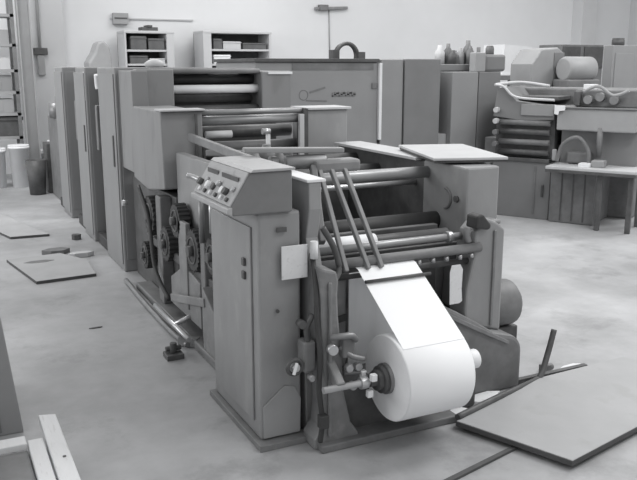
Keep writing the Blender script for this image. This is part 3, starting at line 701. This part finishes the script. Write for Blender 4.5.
def scrap(loc, w, d, label, mat='papert', rz=0, h=.02, g=None, name='paper_scrap', cat='paper scrap'):
    mb = MB(); n = 6
    pts = [(w * math.cos(2 * math.pi * i / n) * (.8 + .3 * random.random()), d * math.sin(2 * math.pi * i / n) * (.8 + .3 * random.random())) for i in range(n)]
    mb.prism(pts, 'z', 0, h)
    return single(name, mb, mat, loc, label, cat, g, .003, rz)
scrap((2.38, 2.955, 0), .14, .05, 'long white paper scrap under the right end of the paper roll', rz=.12)
scrap((2.18, 2.86, 0), .06, .06, 'small pale paper scrap below the paper roll', 'papert')
scrap((3.08, 3.07, 0), .09, .025, 'white paper scrap beyond the bent bar on the right', rz=.05)
scrap((.93, 7.2, 0), .12, .08, 'dark rag on the floor left of the press towers', 'castdark', name='floor_rag', cat='rag', h=.04)
scrap((1.10, 6.98, .0), .12, .05, 'pale rag on the floor beside the nearest press tower', 'beige', name='floor_rag', cat='rag', h=.04)
scrap((.74, 6.85, .012), .12, .05, 'dark strip of rag on the pale sheet at the left', 'castdark', name='floor_rag', cat='rag', h=.015)
scrap((1.19, 7.72, .0), .05, .05, 'small dark lump on the floor by the middle press tower', 'dark', name='floor_rag', cat='rag', h=.05)
scrap((.85, 4.95, .0), .05, .012, 'thin dark scrap alone on the open floor', 'dark', name='floor_scrap', cat='scrap', h=.006)
single('bent_bar', MB().tube([(0.16, .05, .27), (.11, .03, .16), (.04, .0, .05), (-.03, -.02, .035), (-.35, -.13, .052), (-.66, -.225, .052)], .016, sm=True), 'dark', (2.74, 2.98, 0), 'bent dark metal bar standing up from the floor at the right', 'bar')
single('steel_bar', MB().bar((-.40, .0, .018), (.33, .0, .018), .03, .03), 'dark', (2.82, 3.03, 0), 'straight dark bar lying on the floor at the foot of the stand', 'bar', bevel=.004, rz=.0)
single('bar_block', MB().box(-.03, .03, -.02, .02, 0, .04).cyl((0, 0, .02), (.05, 0, .02), .018), 'castdark', (2.93, 3.11, 0), 'small dark block at the end of the floor bar', 'block', bevel=.005)

# left foreground: grey cabinet edge and pale wood pallet
t = root('grey_cabinet', (-.05, 3.85, 0), 'plain grey metal cabinet cut off by the left edge of the picture', 'cabinet')
MB().prism([(-.45, 0), (.265, 0), (.21, .56), (-.45, .56)], 'y', 3.60, 4.2).build('body', 'bgpanel', t, .006)
for x in (.10, .16):
    MB().prism([(x, .02), (x + .012, .02), (x - .035, .54), (x - .047, .54)], 'y', 3.592, 3.60).build('seam', 'castdark', t)
pl = root('wood_pallet', (.12, 3.0, 0), 'pale wooden pallet with projecting planks at the bottom left corner', 'pallet')
MB().box(.245, .305, 2.6, 3.2, .10, .145).build('plank', 'wood', pl, .004)
MB().prism([(.312, 2.6), (.385, 2.6), (.385, 3.39), (.315, 3.41)], 'z', .115, .155).build('plank', 'wood', pl, .004)
MB().box(-.35, .24, 3.16, 3.24, .12, .15).build('plank', 'wood', pl, .004)
MB().box(-.35, .24, 2.62, 3.15, .03, .125).build('crate_side', 'castdark', pl, .004)
for y in (2.65, 3.1):
    MB().box(-.35, .38, y, y + .08, 0, .10).build('runner', 'wood', pl, .004)
MB().cyl((.358, 2.97, .155), (.358, 2.97, .158), .007, n=10).build('nail', 'dark', pl)

# ------------------------------------------------------------------ light
w = bpy.data.worlds.new('world'); S.world = w; w.use_nodes = True
bg = w.node_tree.nodes['Background']; bg.inputs['Color'].default_value = (1, 1, 1, 1); bg.inputs['Strength'].default_value = .60
def area(name, loc, rot, sx, sy, power):
    l = bpy.data.lights.new(name, 'AREA'); l.shape = 'RECTANGLE'; l.size = sx; l.size_y = sy; l.energy = power
    o = bpy.data.objects.new(name, l); COL.objects.link(o); o.location = loc; o.rotation_euler = rot
    return o
for i, (x, y, p_) in enumerate(((5.0, 3.0, 120), (3.4, 0.6, 62), (4.5, 8.0, 90), (9.0, 5.5, 120), (0.3, 9.5, 120), (5.0, 10.5, 50), (9.5, 10, 60))):  # unseen overhead lights; the front one is added to brighten the paper roll
    area('overhead_light', (x, y, 4.4), (0, 0, 0), 2.4, 1.0, p_)

area('left_fill', (-5.7, 7.5, 2.6), (0, R(-90), 0), 2.0, 7.0, 260)  # added fill from the left to brighten left-facing sides; no window modelled

# ------------------------------------------------------------------ camera
cam = bpy.data.cameras.new('camera'); co = bpy.data.objects.new('camera', cam); COL.objects.link(co)
cam.sensor_width = 36; cam.lens = 787 / 637 * 36; cam.clip_start = .05
co.location = (0, 0, 1.65); co.rotation_euler = (R(90 - 12.5365), 0, R(-26.2737))
S.camera = co
vs = S.view_settings
vs.view_transform = 'Standard'; vs.look = 'None'; vs.gamma = 1; vs.use_curve_mapping = False; vs.exposure = 0.0
